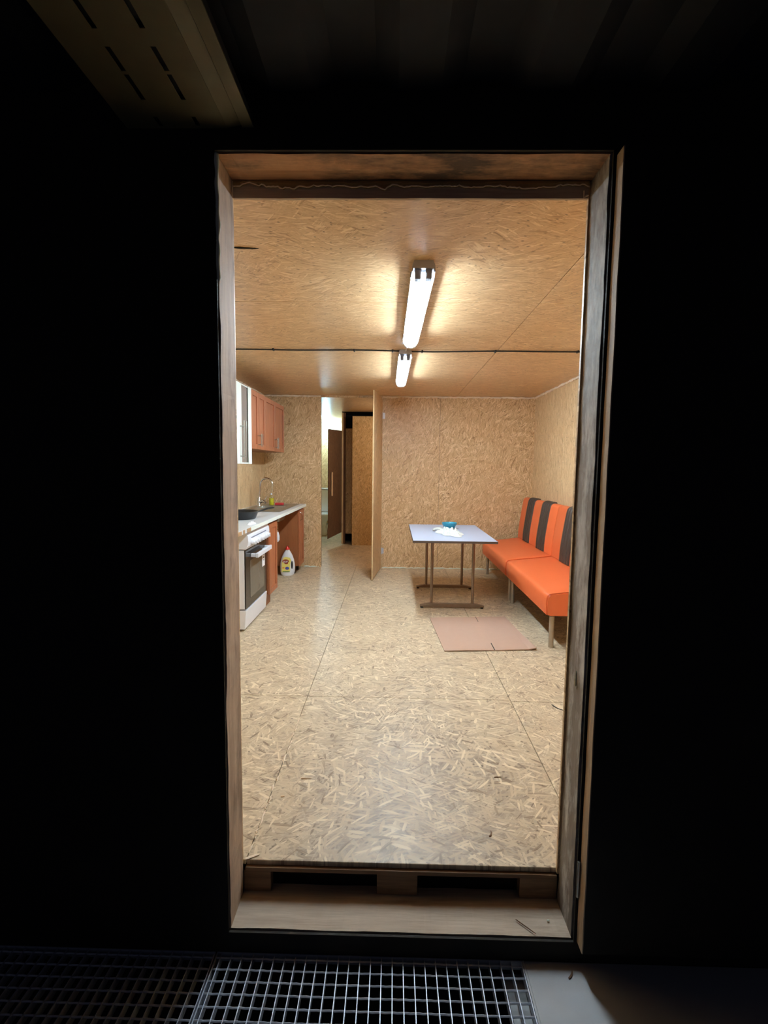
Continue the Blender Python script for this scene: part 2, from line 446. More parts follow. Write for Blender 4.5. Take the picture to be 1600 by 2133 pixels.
# lintel behind the head board with its ragged foam joint
struct('trim_5', board(JL, JR-.004, YI+.002, YI+.012, 2.152, 2.2665, 'x', 5, .0012), M['lintel'])
def wavy(n, seed, a=.010, b=.004):
    r = random.Random(seed); out = []
    for i in range(n):
        t = i/(n-1)
        out.append(mnoise.noise(Vector((t*9+seed, 0, 0)))*a*1.6 + mnoise.noise(Vector((t*34+seed, 5, 0)))*b*1.6 + mnoise.noise(Vector((t*90+seed, 9, 0)))*b)
    return out
N = 150; w = wavy(N, 3, .009, .005)
bm = new(); prev = None
for i in range(N):
    x = JL+.003 + (JR-JL-.01)*i/(N-1)
    zz = 2.182 + w[i]
    cur = [bm.verts.new((x, YI-.006, 2.1985)), bm.verts.new((x, YI-.008, (2.199+zz)/2)), bm.verts.new((x, YI-.004, zz)), bm.verts.new((x, YI+.003, zz-.001)), bm.verts.new((x, YI+.003, 2.1985))]
    if prev:
        for j in range(5): bm.faces.new((prev[j], prev[(j+1) % 5], cur[(j+1) % 5], cur[j]))
    else: bm.faces.new(cur)
    prev = cur
bm.faces.new(prev[::-1])
struct('trim_6', bm, M['foam_brown'])
bm = new()
pts = [(JL+.003 + (JR-JL-.01)*i/(N-1), YI-.006, 2.1815+w[i]) for i in range(N)]
tube(bm, pts, [.0016+.0009*random.random() for _ in pts], 6)
tube(bm, [(.553, YI-.006, 2.17), (.553, YI-.006, 2.150), (.560, YI-.006, 2.156), (.566, YI-.006, 2.158)], [.0022, .002, .003, .002], 6)
struct('trim_7', bm, M['foam'])
# pale foam squeezed out beside the left jamb, outside
bm = new(); pts = []; rs = []
for i in range(40):
    t = i/39
    pts.append((JL+.0015 + .0035*mnoise.noise(Vector((t*7, 3, 0))), YO-.009, 1.83+.365*t)); rs.append(.0055+.003*mnoise.noise(Vector((t*9, 8, 0)))+(.0-.004*(t < .08)))
tube(bm, pts, rs, 10)
struct('trim_8', bm, M['foam_white'], smooth=True)
# foam streaks on the grey jamb
bm = new(); r = random.Random(5)
tube(bm, [(JR-.001, YO+.06+.002*(i % 2), .68+.012*i) for i in range(5)], [.002, .004, .005, .003, .001], 6)
struct('trim_9', bm, M['foam_white'])

# dark gap under the floor edge: fascia plank and pallet blocks
struct('trim_10', board(JL+.008, JR-.005, YI+.002, YI+.024, -.032, -.0185, 'x', 8, .001), M['pallet'])
for k, (a, b) in enumerate(((JL+.002, -.402), (-.038, .10), (.448, JR-.002))):
    struct('trim_%d' % (11+k), board(a, b, YI+.006, YI+.10, ZS+.002, -.033, 'x', 9+k, .001, 8), M['pallet'])

# ------------------------------------------------------------------ foam beads along the joints of walls and ceiling
def bead(path, r, seed, amp=.6, step=.02):
    bm = new(); rr = random.Random(seed); pts = []; rs = []
    for a, b in zip(path, path[1:]):
        a = Vector(a); b = Vector(b); n = max(2, int((b-a).length/step))
        for i in range(n):
            p = a.lerp(b, i/n)
            j = mnoise.noise_vector(p*22+Vector((seed, 0, 0)))*r*amp*1.3
            pts.append(p+j); rs.append(r*(1+amp*mnoise.noise(p*35+Vector((0, seed, 0)))))
    pts.append(Vector(path[-1])); rs.append(r*.8)
    tube(bm, pts, rs, 7); return bm
struct('trim_14', bead([(OL, YB-.009, H-.010), (XL+.009, YB-.009, H-.010), (XL+.009, 3.2, H-.010)], .012, 1), M['foam'])
struct('trim_15', bead([(OR+.01, YB-.009, H-.011), (XR-.009, YB-.009, H-.011), (XR-.009, 2.4, H-.010)], .013, 2), M['foam'])
struct('trim_16', bead([(OR+.02, YB-.007, .004), (XR-.01, YB-.007, .004)], .008, 3, .9), M['foam_white'])
struct('trim_17', bead([(-1.18, YB-.007, .004), (OL-.03, YB-.007, .004)], .008, 4, .9), M['foam_white'])
struct('trim_18', bead([(OR-.001, YB-.005, .1), (OR-.001, YB-.005, H-.01)], .0025, 5, .5), M['foam'])
# crumbled filler in the left floor seam
bm = new(); r = random.Random(12)
y = 1.60
while y < 2.52:
    L = r.uniform(.02, .09); n = 6; x0 = -.486 + r.uniform(-.004, .004)
    if r.random() < .78:
        tube(bm, [(x0+r.uniform(-.003, .003), y+L*i/(n-1), .001) for i in range(n)], [max(.0012, r.uniform(.003, .0065)*math.sin(PI*(i+.5)/n)) for i in range(n)], 6)
    y += L*r.uniform(.8, 1.3)
struct('trim_19', bm, M['foam'])

# ------------------------------------------------------------------ rooms behind the opening
STY = 8.55
struct('wall_far', mk(box, XL, .9, 10.2, 10.3, -.15, H+.02), M['osb_back'])
struct('wall_corridor_right', mk(box, .9, .95, YB+.08, 10.3, -.15, H+.02), M['osb_side'])
bm = new(); box(bm, -.895, -.868, STY, STY+.09, 0, H)
struct('trim_20', bm, M['osb_edge'])
struct('trim_21', mk(box, -.867, -.835, STY+.005, STY+.09, 0, H), M['dark_wood_post'])
struct('wall_stall_side', mk(box, -.90, -.885, STY+.091, 10.2, 0, H), M['osb_side'])
struct('wall_stall_front', mk(box, -.70, .89, 8.40, 8.42, 0, 2.19), M['osb_gold'])
struct('wall_stall_panel', mk(box, -.834, -.701, 8.62, 8.637, .17, 2.0), M['osb_gold'])
struct('wall_stall_shade', mk(box, -.884, .89, 8.9, 8.93, 0, H), M['pit'])  # near-black sheet, the unlit stall's darkness put into its colour
struct('trim_22', mk(box, -.884, .89, 8.43, 8.9, H-.004, H-.001), M['pit'])  # near-black sheet under the ceiling, stall shade put into the colour

# inner OSB door, hinged on the right of the opening and swung into the room
dr = thing('door_2', 'raw OSB door leaf standing open beside the passage opening, edge towards the entrance', 'door', (OR-.004, YB-.012, 0))
dr['kind'] = 'structure'
ang = math.atan2(5.76-(YB-.012), -.238-(OR-.004))
dr.rotation_euler = (0, 0, ang+PI/2)       # local -Y runs along the leaf
leaf_l = .765
bm = new(); box(bm, -.007, .007, -leaf_l, -.004, .012, 2.225)
obj('leaf', bm, M['osb_leaf'], dr, local=True)
obj('leaf_edge', mk(box, -.0072, .0072, -leaf_l-.0012, -leaf_l, .012, 2.225), M['osb_edge'], dr, local=True)
for z, mname in ((2.012, 'white_enamel'), (.231, 'galv')):
    h = new(); tube(h, [(.010, .0, z-.045), (.010, .0, z+.045)], .006, 10)
    hh = obj('hinge', h, M[mname], dr, local=True)
    b2 = new(); box(b2, OR+.004, OR+.036, YB-.004, YB-.0005, z-.038, z+.038)
    pl = struct('hinge_plate', b2, M[mname]) if False else None
    b2.free() if False else None
    # plate screwed to the wall, part of the same hinge
    inv = Matrix.Rotation(-(ang+PI/2), 4, 'Z') @ Matrix.Translation(-Vector(dr.location))
    bmesh.ops.transform(b2, matrix=inv, verts=b2.verts[:])
    obj('hinge_plate', b2, M[mname], hh, local=True)

# brown stall door hanging open, with a pale wooden pull
sd = thing('door_3', 'dark brown board stall door hanging half open in front of the toilet', 'door', (-.897, STY-.004, 0))
sd['kind'] = 'structure'
a2 = math.atan2(8.0-(STY-.004), -1.062+.897)
sd.rotation_euler = (0, 0, a2+PI/2)
bm = new(); Ls = .575
prism(bm, [(-.004, .205), (-Ls+.02, .165), (-Ls, .16), (-Ls-.004, .30), (-Ls+.018, .36), (-Ls+.018, 1.2), (-Ls+.018, 1.945), (-.004, 1.955)], 'x', -.006, .006)
obj('leaf', bm, M['osb_stall_door'], sd, local=True)
obj('handle', mk(box, .012, .03, -Ls+.10, -Ls+.145, .86, 1.25), M['pale_wood'], sd, local=True, bevel=.004)
for z in (.42, 1.62):
    obj('hinge', mk(box, .004, .016, -.012, .035, z-.055, z+.055), M['pale_wood'], sd, local=True)

# toilet seen through the gap
tl = thing('toilet', 'white ceramic toilet behind the half-open brown stall door', 'toilet', (-1.42, 9.75, 0))
bm = new(); lathe(bm, [(0, 0), (.12, 0), (.125, .05), (.10, .16), (.12, .26), (.19, .37), (.20, .395), (0, .395)], (-1.42, 9.66, 0), 28, 1, 1.15)
obj('bowl', bm, M['ceramic'], tl, smooth='auto')
bm = new(); lathe(bm, [(0, .396), (.205, .396), (.21, .41), (.20, .43), (0, .432)], (-1.42, 9.66, 0), 28, 1, 1.15)
obj('seat', bm, M['ceramic'], tl, smooth='auto')
tk = obj('tank', mk(box, -1.62, -1.235, 9.86, 10.06, .44, .88), M['ceramic'], tl, bevel=.02, seg=3)
obj('tank_lid', mk(box, -1.63, -1.225, 9.85, 10.07, .882, .91), M['ceramic'], tl, bevel=.01)
obj('plinth', mk(box, -1.55, -1.26, 9.62, 9.98, 0, .20), M['ceramic'], tl, bevel=.03)

# glowing globe lamp over the toilet
gl = thing('globe_lamp', 'cold white glowing globe lamp high on the toilet wall', 'lamp', (-1.35, 9.8, H))
bm = new(); lathe(bm, [(0, -.17)] + [(.066*math.sin(PI*i/14), -.104-.066*math.cos(PI*i/14)) for i in range(1, 14)] + [(0, -.038)], (-1.35, 9.8, H), 24)
obj('globe', bm, M['globe'], gl, smooth=True)
obj('holder', mk(tube, [(-1.35, 9.8, H), (-1.35, 9.8, H-.045)], .035, 18), M['white_enamel'], gl)

# ------------------------------------------------------------------ twin-tube ceiling lamps
def ceiling_lamp(xn, yn, xf, yf, label):
    L = math.hypot(xf-xn, yf-yn)
    t = thing('fluorescent_lamp', label, 'ceiling lamp', (xn, yn, H), -math.atan2(xf-xn, yf-yn), 'twin tube ceiling lamps')
    obj('housing', mk(prism, [(-.042, 0), (.042, 0), (.05, -.018), (.053, -.048), (.049, -.048), (.046, -.034), (-.046, -.034), (-.049, -.048), (-.053, -.048), (-.05, -.018)], 'y', 0, L), M['housing'], t, local=True)
    obj('reflector', mk(box, -.040, .040, .03, L-.03, -.040, -.035), M['white_enamel'], t, local=True)
    bm = new()
    prof = [(-.052, -.048), (-.050, -.066), (-.036, -.088), (-.018, -.094), (.018, -.094), (.036, -.088), (.050, -.066), (.052, -.048)]
    rings = []
    for y, s in ((-.004, .82), (.0, 1.0), (L, 1.0), (L+.004, .82)):
        rings.append([bm.verts.new((x*(s if s < 1 else 1), y, -.035+(z+.035)*s)) for x, z in prof])
    for a, b in zip(rings, rings[1:]):
        for j in range(len(prof)-1): bm.faces.new((a[j], a[j+1], b[j+1], b[j]))
    for rg in (rings[0], rings[-1]): bm.faces.new(rg)
    obj('cover', bm, M['cover'], t, local=True)
    for s in (-1, 1):
        tb = obj('lamp_tube', mk(tube, [(s*.024, .045, -.058), (s*.024, L-.045, -.058)], .013, 16), M['tube'], t, local=True, smooth='auto')
        for y0, y1 in ((.008, .045), (L-.045, L-.008)):
            obj('socket', mk(prism, [(s*.024-.015, -.036), (s*.024+.015, -.036), (s*.024+.013, -.078), (s*.024-.013, -.078)], 'y', y0, y1), M['grey_plastic'], tb, local=True)
    for k in range(4):
        y = L*(.06+.29*k)
        for s in (-1, 1):
            obj('clip', mk(box, s*.052-.004, s*.052+.004, y, y+.02, -.05, -.022), M['grey_plastic'], t, local=True, bevel=.002)
    return t
ceiling_lamp(.122, 2.29, .105, 3.53, 'longer-looking lit twin tube ceiling lamp nearest the entrance, before the cable')
ceiling_lamp(.080, 3.97, .064, 5.22, 'lit twin tube ceiling lamp farther back, between the cable and the passage')

# black cable stapled across the ceiling
cb = thing('ceiling_cable', 'black electric cable clipped straight across the whole ceiling', 'cable', (0, 3.97, H))
pts = []
for i in range(90):
    x = XL + (XR-.02-XL)*i/89
    y = 3.985 + .012*math.sin(x*2.1+.6) + .006*math.sin(x*7) - .012*(x > .3)*math.sin((x-.3)*2.2)
    pts.append((x, y, H-.008-.002*math.sin(x*5)))
obj('cable', mk(tube, pts, .0055, 8), M['cable'], cb, smooth=True)
for x in (-.958, -.321, -.02, .213, .784, 1.42):
    y = min(pts, key=lambda p: abs(p[0]-x))[1]
    c = new(); box(c, x-.006, x+.006, y-.017, y+.017, H-.018, H-.0005)
    obj('cable_clip', c, M['cable'], cb, bevel=.002)
jb = thing('junction_box', 'small white junction box on the ceiling beside the cable, between the two lamps', 'junction box', (.09, 4.08, H))
# fixed just behind the cable
jb.location = (.09, 3.72, H)
obj('box', mk(box, .045, .135, 3.62, 3.70, H-.028, H-.0005), M['white_enamel'], jb, bevel=.004)
obj('wire', mk(tube, [(.088, 3.70, H-.006), (.087, 3.80, H-.004), (.086, 3.90, H-.006), (.085, 3.965, H-.012)], .003, 6), M['white_enamel'], jb)

# ------------------------------------------------------------------ kitchen, wall cupboards
def framed_door(parent, x, y0, y1, z0, z1, mat, handle_y, hz0, hz1, name='door', fr=.055, pane=None, hr=.005, hmat=None, leftst=None):
    g = .0015; y0 += g; y1 -= g
    bm = new()
    ls = fr if leftst is None else leftst
    box(bm, x, x+.018, y0, y0+ls, z0, z1); box(bm, x, x+.018, y1-fr, y1, z0, z1)
    box(bm, x, x+.018, y0+ls, y1-fr, z0, z0+fr); box(bm, x, x+.018, y0+ls, y1-fr, z1-fr, z1)
    if pane is None: box(bm, x, x+.009, y0+ls, y1-fr, z0+fr, z1-fr)
    d = obj(name, bm, mat, parent, bevel=.0025)
    if pane is not None: obj('glass_pane', mk(box, x+.004, x+.010, y0+ls, y1-fr, z0+fr, z1-fr), pane, d)
    bar_handle(d, x+.018, handle_y, hz0, hz1, hr)
    return d
def bar_handle(parent, x, y, z0, z1, r=.005, out=.034):
    bm = new(); cyl(bm, (x+out, y, z0), (x+out, y, z1), r, 12)
    e = min(.05, (z1-z0)*.16)
    for z in (z0+e, z1-e): cyl(bm, (x, y, z), (x+out, y, z), r*.8, 10)
    obj('handle', bm, M['steel'], parent, smooth='auto')
WX = -1.405
wc = thing('wall_cabinet', 'tall white wall cupboard with a grey glass door and two long bar handles', 'wall cabinet', (XL, 4.52, 1.36))
obj('body', mk(box, XL+.001, WX, 4.20, 4.815, 1.362, 2.085), M['white_cab'], wc)
d = obj('door', mk(box, WX+.001, WX+.019, 4.203, 4.51, 1.362, 2.085), M['white_cab'], wc, bevel=.002)
bar_handle(d, WX+.019, 4.475, 1.38, 1.75, .006, .036)
framed_door(wc, WX+.001, 4.51, 4.818, 1.362, 2.085, M['white_cab'], 4.55, 1.38, 1.75, 'door', .012, M['cab_glass'], .006)
obj('stile', mk(box, WX+.0195, WX+.024, 4.715, 4.8165, 1.362, 2.085), M['white_cab'], wc)
for (y0, ys, y1, lab) in ((4.835, 5.09, 5.36, 'narrow cherry brown wall cupboard with two framed doors, beside the white one'),
                          (5.364, 5.80, 6.27, 'wider cherry brown wall cupboard with two framed doors, farthest from the entrance')):
    c = thing('wall_cabinet', lab, 'wall cabinet', (XL, (y0+y1)/2, 1.51), group='cherry brown wall cupboards')
    obj('body', mk(box, XL+.001, WX, y0, y1, 1.512, 2.085), M['cherry_side'], c)
    framed_door(c, WX+.001, y0, ys, 1.512, 2.085, M['cherry'], ys-.028, 1.54, 1.67, fr=.05, hr=.004)
    framed_door(c, WX+.001, ys, y1, 1.512, 2.085, M['cherry'], ys+.028, 1.54, 1.67, fr=.05, hr=.004)

# ------------------------------------------------------------------ worktop with sink cut-out
WT, WB = .857, .825
bm = new()
sx0, sx1, sy0, sy1 = -1.60, -1.27, 5.62, 6.00
box(bm, XL+.002, -1.135, 3.50, sy0, WB, WT); box(bm, XL+.002, -1.135, sy1, 6.40, WB, WT)
box(bm, XL+.002, sx0, sy0, sy1, WB, WT); box(bm, sx1, -1.135, sy0, sy1, WB, WT)
wtop = thing('worktop', 'long pale grey worktop running over the cooker and base cupboards', 'worktop', (XL, 4.95, WB))
obj('slab', bm, M['worktop'], wtop)
obj('front_edge', mk(box, -1.1349, -1.131, 3.90, 6.40, WB, WT), M['white_cab'], wtop, bevel=.001)
for y0, y1 in ((3.55, 3.66), (3.70, 3.74), (3.80, 3.898)):
    obj('bare_edge', mk(box, -1.1349, -1.1325, y0, y1, WB, WT-.002), M['chipboard'], wtop)['label'] = 'broken bare chipboard edge'

sk = thing('kitchen_sink', 'stainless steel inset sink with drainer in the far part of the worktop', 'sink', (-1.43, 5.8, WT))
bm = new(); px0, px1, py0, py1 = -1.665, -1.20, 5.20, 6.30
z0, z1 = WT+.0005, WT+.005
box(bm, px0, px1, py0, sy0+.012, z0, z1); box(bm, px0, px1, sy1-.012, py1, z0, z1)
box(bm, px0, sx0+.012, sy0+.012, sy1-.012, z0, z1); box(bm, sx1-.012, px1, sy0+.012, sy1-.012, z0, z1)
obj('rim', bm, M['steel'], sk, bevel=.002)
bm = new()
a = .012; b = .05; zb = .695
v1 = [(sx0+a, sy0+a), (sx1-a, sy0+a), (sx1-a, sy1-a), (sx0+a, sy1-a)]; v2 = [(sx0+b, sy0+b), (sx1-b, sy0+b), (sx1-b, sy1-b), (sx0+b, sy1-b)]
R1 = [bm.verts.new((x, y, z1-.001)) for x, y in v1]; R2 = [bm.verts.new((x, y, zb)) for x, y in v2]
for i in range(4): bm.faces.new((R1[i], R1[(i+1) % 4], R2[(i+1) % 4], R2[i]))
bm.faces.new(R2)
o = obj('basin', bm, M['steel'], sk, bevel=.015, seg=3); so = o.modifiers.new('solid', 'SOLIDIFY'); so.thickness = .002
bm = new()
for k in range(7):
    x = px0+.07+.05*k
    tube(bm, [(x, 5.26, z1), (x, 5.56, z1)], .003, 6)
obj('drainer_ribs', bm, M['steel'], sk)
bm = new(); cyl(bm, (-1.40, 5.80, zb), (-1.40, 5.80, .62), .022); tube(bm, [(-1.40, 5.80, .63), (-1.38, 5.75, .60), (-1.36, 5.71, .57)], .016, 12)
for k in range(6): tube(bm, [(-1.36, 5.71, .575+.018*k), (-1.36, 5.71, .583+.018*k)], .021, 12)
obj('drain_pipe', bm, M['pipe_beige'], sk, smooth='auto')['label'] = 'beige drain pipe'
bm = new(); lathe(bm, [(0, .455), (.02, .457), (.036, .48), (.036, .53), (.024, .575), (0, .58)], (-1.36, 5.71, 0), 20)
obj('drain_trap', bm, M['white_enamel'], sk, smooth='auto')['label'] = 'white bottle trap'

tp = thing('kitchen_tap', 'chrome swan-neck mixer tap standing at the back of the sink', 'tap', (-1.583, 5.80, WT+.005))
bx, by = -1.583, 5.80
bm = new(); lathe(bm, [(0, WT+.005), (.028, WT+.005), (.028, WT+.02), (.022, WT+.03), (.022, WT+.10), (.016, WT+.115), (0, WT+.115)], (bx, by, 0), 24)
obj('body', bm, M['chrome'], tp, smooth='auto')
pts = [(bx, by, WT+.11), (bx+.004, by, 1.0), (bx+.010, by, 1.09)]
for i in range(13):
    t = PI - PI*1.02*i/12
    pts.append((bx+.088+.076*math.cos(t), by-.02*i/12, 1.122+.076*math.sin(t)))
pts.append((pts[-1][0], pts[-1][1], 1.07))
obj('neck', mk(tube, pts, .0105, 14), M['chrome'], tp, smooth='auto')
obj('nozzle', mk(tube, [(pts[-1][0], pts[-1][1], 1.072), (pts[-1][0], pts[-1][1], 1.035)], .0125, 14), M['chrome'], tp, smooth='auto')
bm = new(); tube(bm, [(bx+.015, by-.01, WT+.06), (bx+.05, by-.02, WT+.075), (bx+.085, by-.03, WT+.055)], [.018, .017, .012], 14)
tube(bm, [(bx+.06, by-.02, WT+.075), (bx+.10, by-.02, WT+.13)], .004, 8)
obj('lever', bm, M['chrome'], tp, smooth='auto')

sb = thing('soap_bottle', 'small clear bottle of yellow dish soap on the sink drainer', 'bottle', (-1.50, 6.05, WT+.005))
c = (-1.50, 6.05, WT+.006)
obj('liquid', mk(lathe, [(0, .002), (.026, .002), (.028, .02), (.028, .085), (0, .088)], c, 20), M['soap'], sb, smooth='auto')
obj('shell', mk(lathe, [(0, 0), (.028, 0), (.030, .02), (.030, .09), (.018, .115), (.011, .125), (0, .126)], c, 20), M['clear_plastic'], sb, smooth='auto')
obj('cap', mk(lathe, [(0, .126), (.011, .126), (.009, .148), (0, .15)], c, 16), M['white_enamel'], sb, smooth='auto')
tag(obj('sponge', mk(box, -1.455, -1.355, 6.03, 6.10, WT+.006, WT+.034), M['sponge'], bevel=.006, loc=(-1.405, 6.065, WT+.006)),
    'red washing-up sponge on the drainer beside the yellow soap', 'sponge')

pn = thing('frying_pan', 'black frying pan on the near end of the worktop', 'pan', (-1.40, 4.50, WT))
c = (-1.40, 4.50, WT+.001)
obj('bowl', mk(lathe, [(0, 0), (.125, 0), (.135, .008), (.16, .072), (.163, .072), (.157, .066), (.131, .012), (0, .008)], c, 40), M['pan'], pn, smooth='auto')
bm = new()
hp = [(-1.268, 4.60, WT+.058), (-1.235, 4.64, WT+.07), (-1.20, 4.69, WT+.082), (-1.165, 4.75, WT+.086), (-1.158, 4.765, WT+.084)]
tube(bm, hp, [.010, .012, .014, .013, .008], 10, squash=.55)
obj('handle', bm, M['black'], pn, smooth='auto')

def crumple(cx, cy, z, rx, ry, h, seed, n=26, rot=0):
    bm = new(); g = []
    for i in range(n+1):
        row = []
        for j in range(n+1):
            u, v = i/n*2-1, j/n*2-1
            # squircle disc
            a = math.atan2(v, u); rr = max(abs(u), abs(v))
            R = rr*(1+.28*mnoise.noise(Vector((math.cos(a)*1.6+seed, math.sin(a)*1.6, 0))))
            x, y = R*math.cos(a), R*math.sin(a)
            f = mnoise.noise(Vector((x*2.6+seed, y*2.6, 1)))*.5+mnoise.noise(Vector((x*6+seed, y*6, 4)))*.35
            hh = max(0, (1-rr**2))*(.45+abs(f)*1.4) + .05*abs(mnoise.noise(Vector((x*9, y*9, seed))))
            X, Y = x*rx, y*ry
            row.append(bm.verts.new((cx+X*math.cos(rot)-Y*math.sin(rot), cy+X*math.sin(rot)+Y*math.cos(rot), z+h*hh+.001)))
        g.append(row)
    for i in range(n):
        for j in range(n): bm.faces.new((g[i][j], g[i+1][j], g[i+1][j+1], g[i][j+1]))
    return bm
tag(obj('paper_tissue', crumple(-1.185, 4.09, WT, .03, .09, .03, 3.3), M['paper'], loc=(-1.185, 4.09, WT), smooth='auto'),
    'crumpled white tissue on the worktop in front of the frying pan', 'tissue')

# ------------------------------------------------------------------ base units
CX = -1.176
nb = thing('base_cabinet', 'narrow cherry brown base cupboard right beside the white cooker', 'base cabinet', (XL, 4.73, 0))
obj('body', mk(box, XL+.002, CX, 4.580, 4.895, .13, .823), M['cherry_side'], nb)
bm = new(); fr = .05; x = CX+.001; y0, y1, z0, z1 = 4.582, 4.893, .125, .80
box(bm, x, x+.018, y0, y0+fr, z0, z1); box(bm, x, x+.018, y1-fr, y1, z0, z1); box(bm, x, x+.018, y0+fr, y1-fr, z0, z0+fr); box(bm, x, x+.018, y0+fr, y1-fr, z1-fr, z1); box(bm, x, x+.009, y0+fr, y1-fr, z0+fr, z1-fr)
obj('door', bm, M['cherry'], nb, bevel=.0025)
obj('plinth', mk(box, CX-.06, CX-.035, 4.58, 4.80, 0, .128), M['cherry_side'], nb)
obj('foot', mk(tube, [(XL+.08, 4.62, 0), (XL+.08, 4.62, .129)], .018, 12), M['black'], nb)
obj('foot', mk(tube, [(XL+.08, 4.85, 0), (XL+.08, 4.85, .129)], .018, 12), M['black'], nb)

eb = thing('base_cabinet', 'cherry brown end base cupboard at the far end of the worktop, showing its bare side', 'base cabinet', (XL, 6.22, 0))
bb = obj('body', mk(box, XL+.002, CX, 6.07, 6.375, .10, .823), M['cherry_side'], eb)
bm = new(); y0, y1, z0, z1 = 6.072, 6.373, .10, .80
box(bm, x, x+.018, y0, y0+fr, z0, z1); box(bm, x, x+.018, y1-fr, y1, z0, z1); box(bm, x, x+.018, y0+fr, y1-fr, z0, z0+fr); box(bm, x, x+.018, y0+fr, y1-fr, z1-fr, z1); box(bm, x, x+.009, y0+fr, y1-fr, z0+fr, z1-fr)
dd = obj('door', bm, M['cherry'], eb, bevel=.0025)
obj('handle', mk(tube, [(x+.018, 6.115, .77), (x+.04, 6.12, .76), (x+.043, 6.125, .72), (x+.04, 6.13, .68), (x+.018, 6.135, .67)], .005, 8), M['chrome'], dd, smooth='auto')
for yy in (6.11, 6.33):
    for xx in (XL+.08, CX-.06):
        obj('foot', mk(tube, [(xx, yy, 0), (xx, yy, .099)], .018, 12), M['black'], eb)

# ------------------------------------------------------------------ white cooker
ck = thing('cooker', 'white freestanding cooker with black oven door under the near worktop', 'cooker', (-1.45, 4.22, 0))
Y0, Y1 = 3.885, 4.555
obj('body', mk(box, -1.700, -1.235, Y0, Y1, .012, .818), M['white_enamel'], ck, bevel=.004)
obj('base_gap', mk(box, -1.69, -1.25, Y0+.01, Y1-.01, 0, .012), M['black'], ck)
pts = [(-1.234, .675), (-1.234, .820), (-1.205, .820)]
for i in range(7):
    t = i/6
    pts.append((-1.205+.052*math.sin(t*PI/2), .820-.05*(1-math.cos(t*PI/2))-.0*t))
pts += [(-1.150, .74), (-1.157, .70), (-1.172, .675)]
cp = obj('control_panel', mk(prism, pts, 'y', Y0, Y1), M['white_enamel'], ck, bevel=.003)
obj('display_strip', mk(box, -1.1528, -1.1505, Y0+.09, Y1-.12, .757, .766), M['grey_plastic'], cp)
kz = .722
for k, yy in enumerate((3.985, 4.055, 4.125, 4.235, 4.305, 4.375, 4.445)):
    bm = new(); tube(bm, [(-1.152, yy, kz), (-1.140, yy, kz), (-1.122, yy, kz-.001)], [.024, .022, .018], 20)
    box(bm, -1.124, -1.114, yy-.004, yy+.004, kz-.018, kz+.018)
    obj('knob', bm, M['white_enamel'], cp, smooth='auto', bevel=.0015)
od = obj('oven_door', mk(box, -1.233, -1.188, Y0+.006, Y1-.004, .185, .668), M['white_enamel'], ck, bevel=.002)
obj('door_glass', mk(box, -1.1875, -1.178, Y0+.006, Y1-.004, .185, .668), M['black_glass'], od, bevel=.002)
obj('oven_window', mk(box, -1.1778, -1.1768, Y0+.13, Y1-.10, .25, .565), M['oven_window'], od)
bm = new(); box(bm, -1.135, -1.112, 4.03, 4.49, .585, .622)
for yy in (4.03, 4.462): box(bm, -1.1765, -1.1355, yy, yy+.028, .590, .618)
obj('handle', bm, M['white_enamel'], od, bevel=.003)
st = obj('sticker', mk(box, -1.1765, -1.1760, 4.385, 4.475, .435, .60), M['paper'], od)
bm = new()
for z, w_, y in ((.575, .05, 4.43), (.545, .03, 4.42), (.54, .02, 4.45), (.515, .035, 4.43), (.49, .02, 4.44)):
    box(bm, -1.1759, -1.1756, y-w_/2, y+w_/2, z-.006, z+.006)
obj('print', bm, M['ink'], st)
obj('storage_drawer', mk(prism, [(-1.233, .018), (-1.233, .172), (-1.178, .172), (-1.190, .018)], 'y', Y0+.004, Y1-.004), M['white_enamel'], ck, bevel=.003)

# ------------------------------------------------------------------ detergent bottle
db = thing('detergent_bottle', 'large white detergent bottle with red cap and yellow label on the floor', 'bottle', (-1.294, 6.0, 0), rz=.10)
# outline (x,z) of the flat bottle; depth follows an ellipse
half = [(.0, 0), (.06, 0), (.078, .012), (.088, .05), (.091, .10), (.088, .15), (.078, .20), (.062, .245), (.042, .285), (.027, .31), (.024, .32)]
bm = new(); rings = []
n = 28
for r_, z in half[1:]:
    rings.append([bm.verts.new((math.copysign(abs(math.cos(2*PI*j/n))**.8, math.cos(2*PI*j/n))*r_ + (.008*(z/.3) if z > .2 else 0)*0, math.copysign(abs(math.sin(2*PI*j/n))**.8, math.sin(2*PI*j/n))*min(.045, r_*.62 if z > .2 else .045), z)) for j in range(n)])
for a_, b_ in zip(rings, rings[1:]):
    for j in range(n): bm.faces.new((a_[j], a_[(j+1) % n], b_[(j+1) % n], b_[j]))
bm.faces.new(rings[0][::-1]); bm.faces.new(rings[-1])
obj('body', bm, M['bottle'], db, local=True, smooth='auto')
obj('cap', mk(lathe, [(0, .321), (.026, .321), (.024, .338), (.012, .350), (.010, .364), (0, .366)], (0, 0, 0), 24), M['red'], db, local=True, smooth='auto')
def oval(bm, cx, cz, rx, rz, y0, y1, n=28, sq=1):
    prism(bm, [(cx+rx*math.copysign(abs(math.cos(2*PI*i/n))**sq, math.cos(2*PI*i/n)), cz+rz*math.copysign(abs(math.sin(2*PI*i/n))**sq, math.sin(2*PI*i/n))) for i in range(n)], 'y', y0, y1)
obj('grip_hole', mk(oval, .058, .135, .011, .05, -.0425, -.036), M['black'], db, local=True)
lb = obj('label', mk(prism, [(-.068, .05), (.012, .045), (.035, .055), (.035, .10), (.038, .15), (.05, .19), (.035, .225), (-.02, .235), (-.045, .225), (-.064, .17)], 'y', -.0478, -.040), M['label_yellow'], db, local=True)
bm = new(); oval(bm, -.018, .182, .040, .024, -.0486, -.0479); oval(bm, -.010, .160, .022, .014, -.0486, -.0479)
obj('emblem', bm, M['label_brown'], lb, local=True)
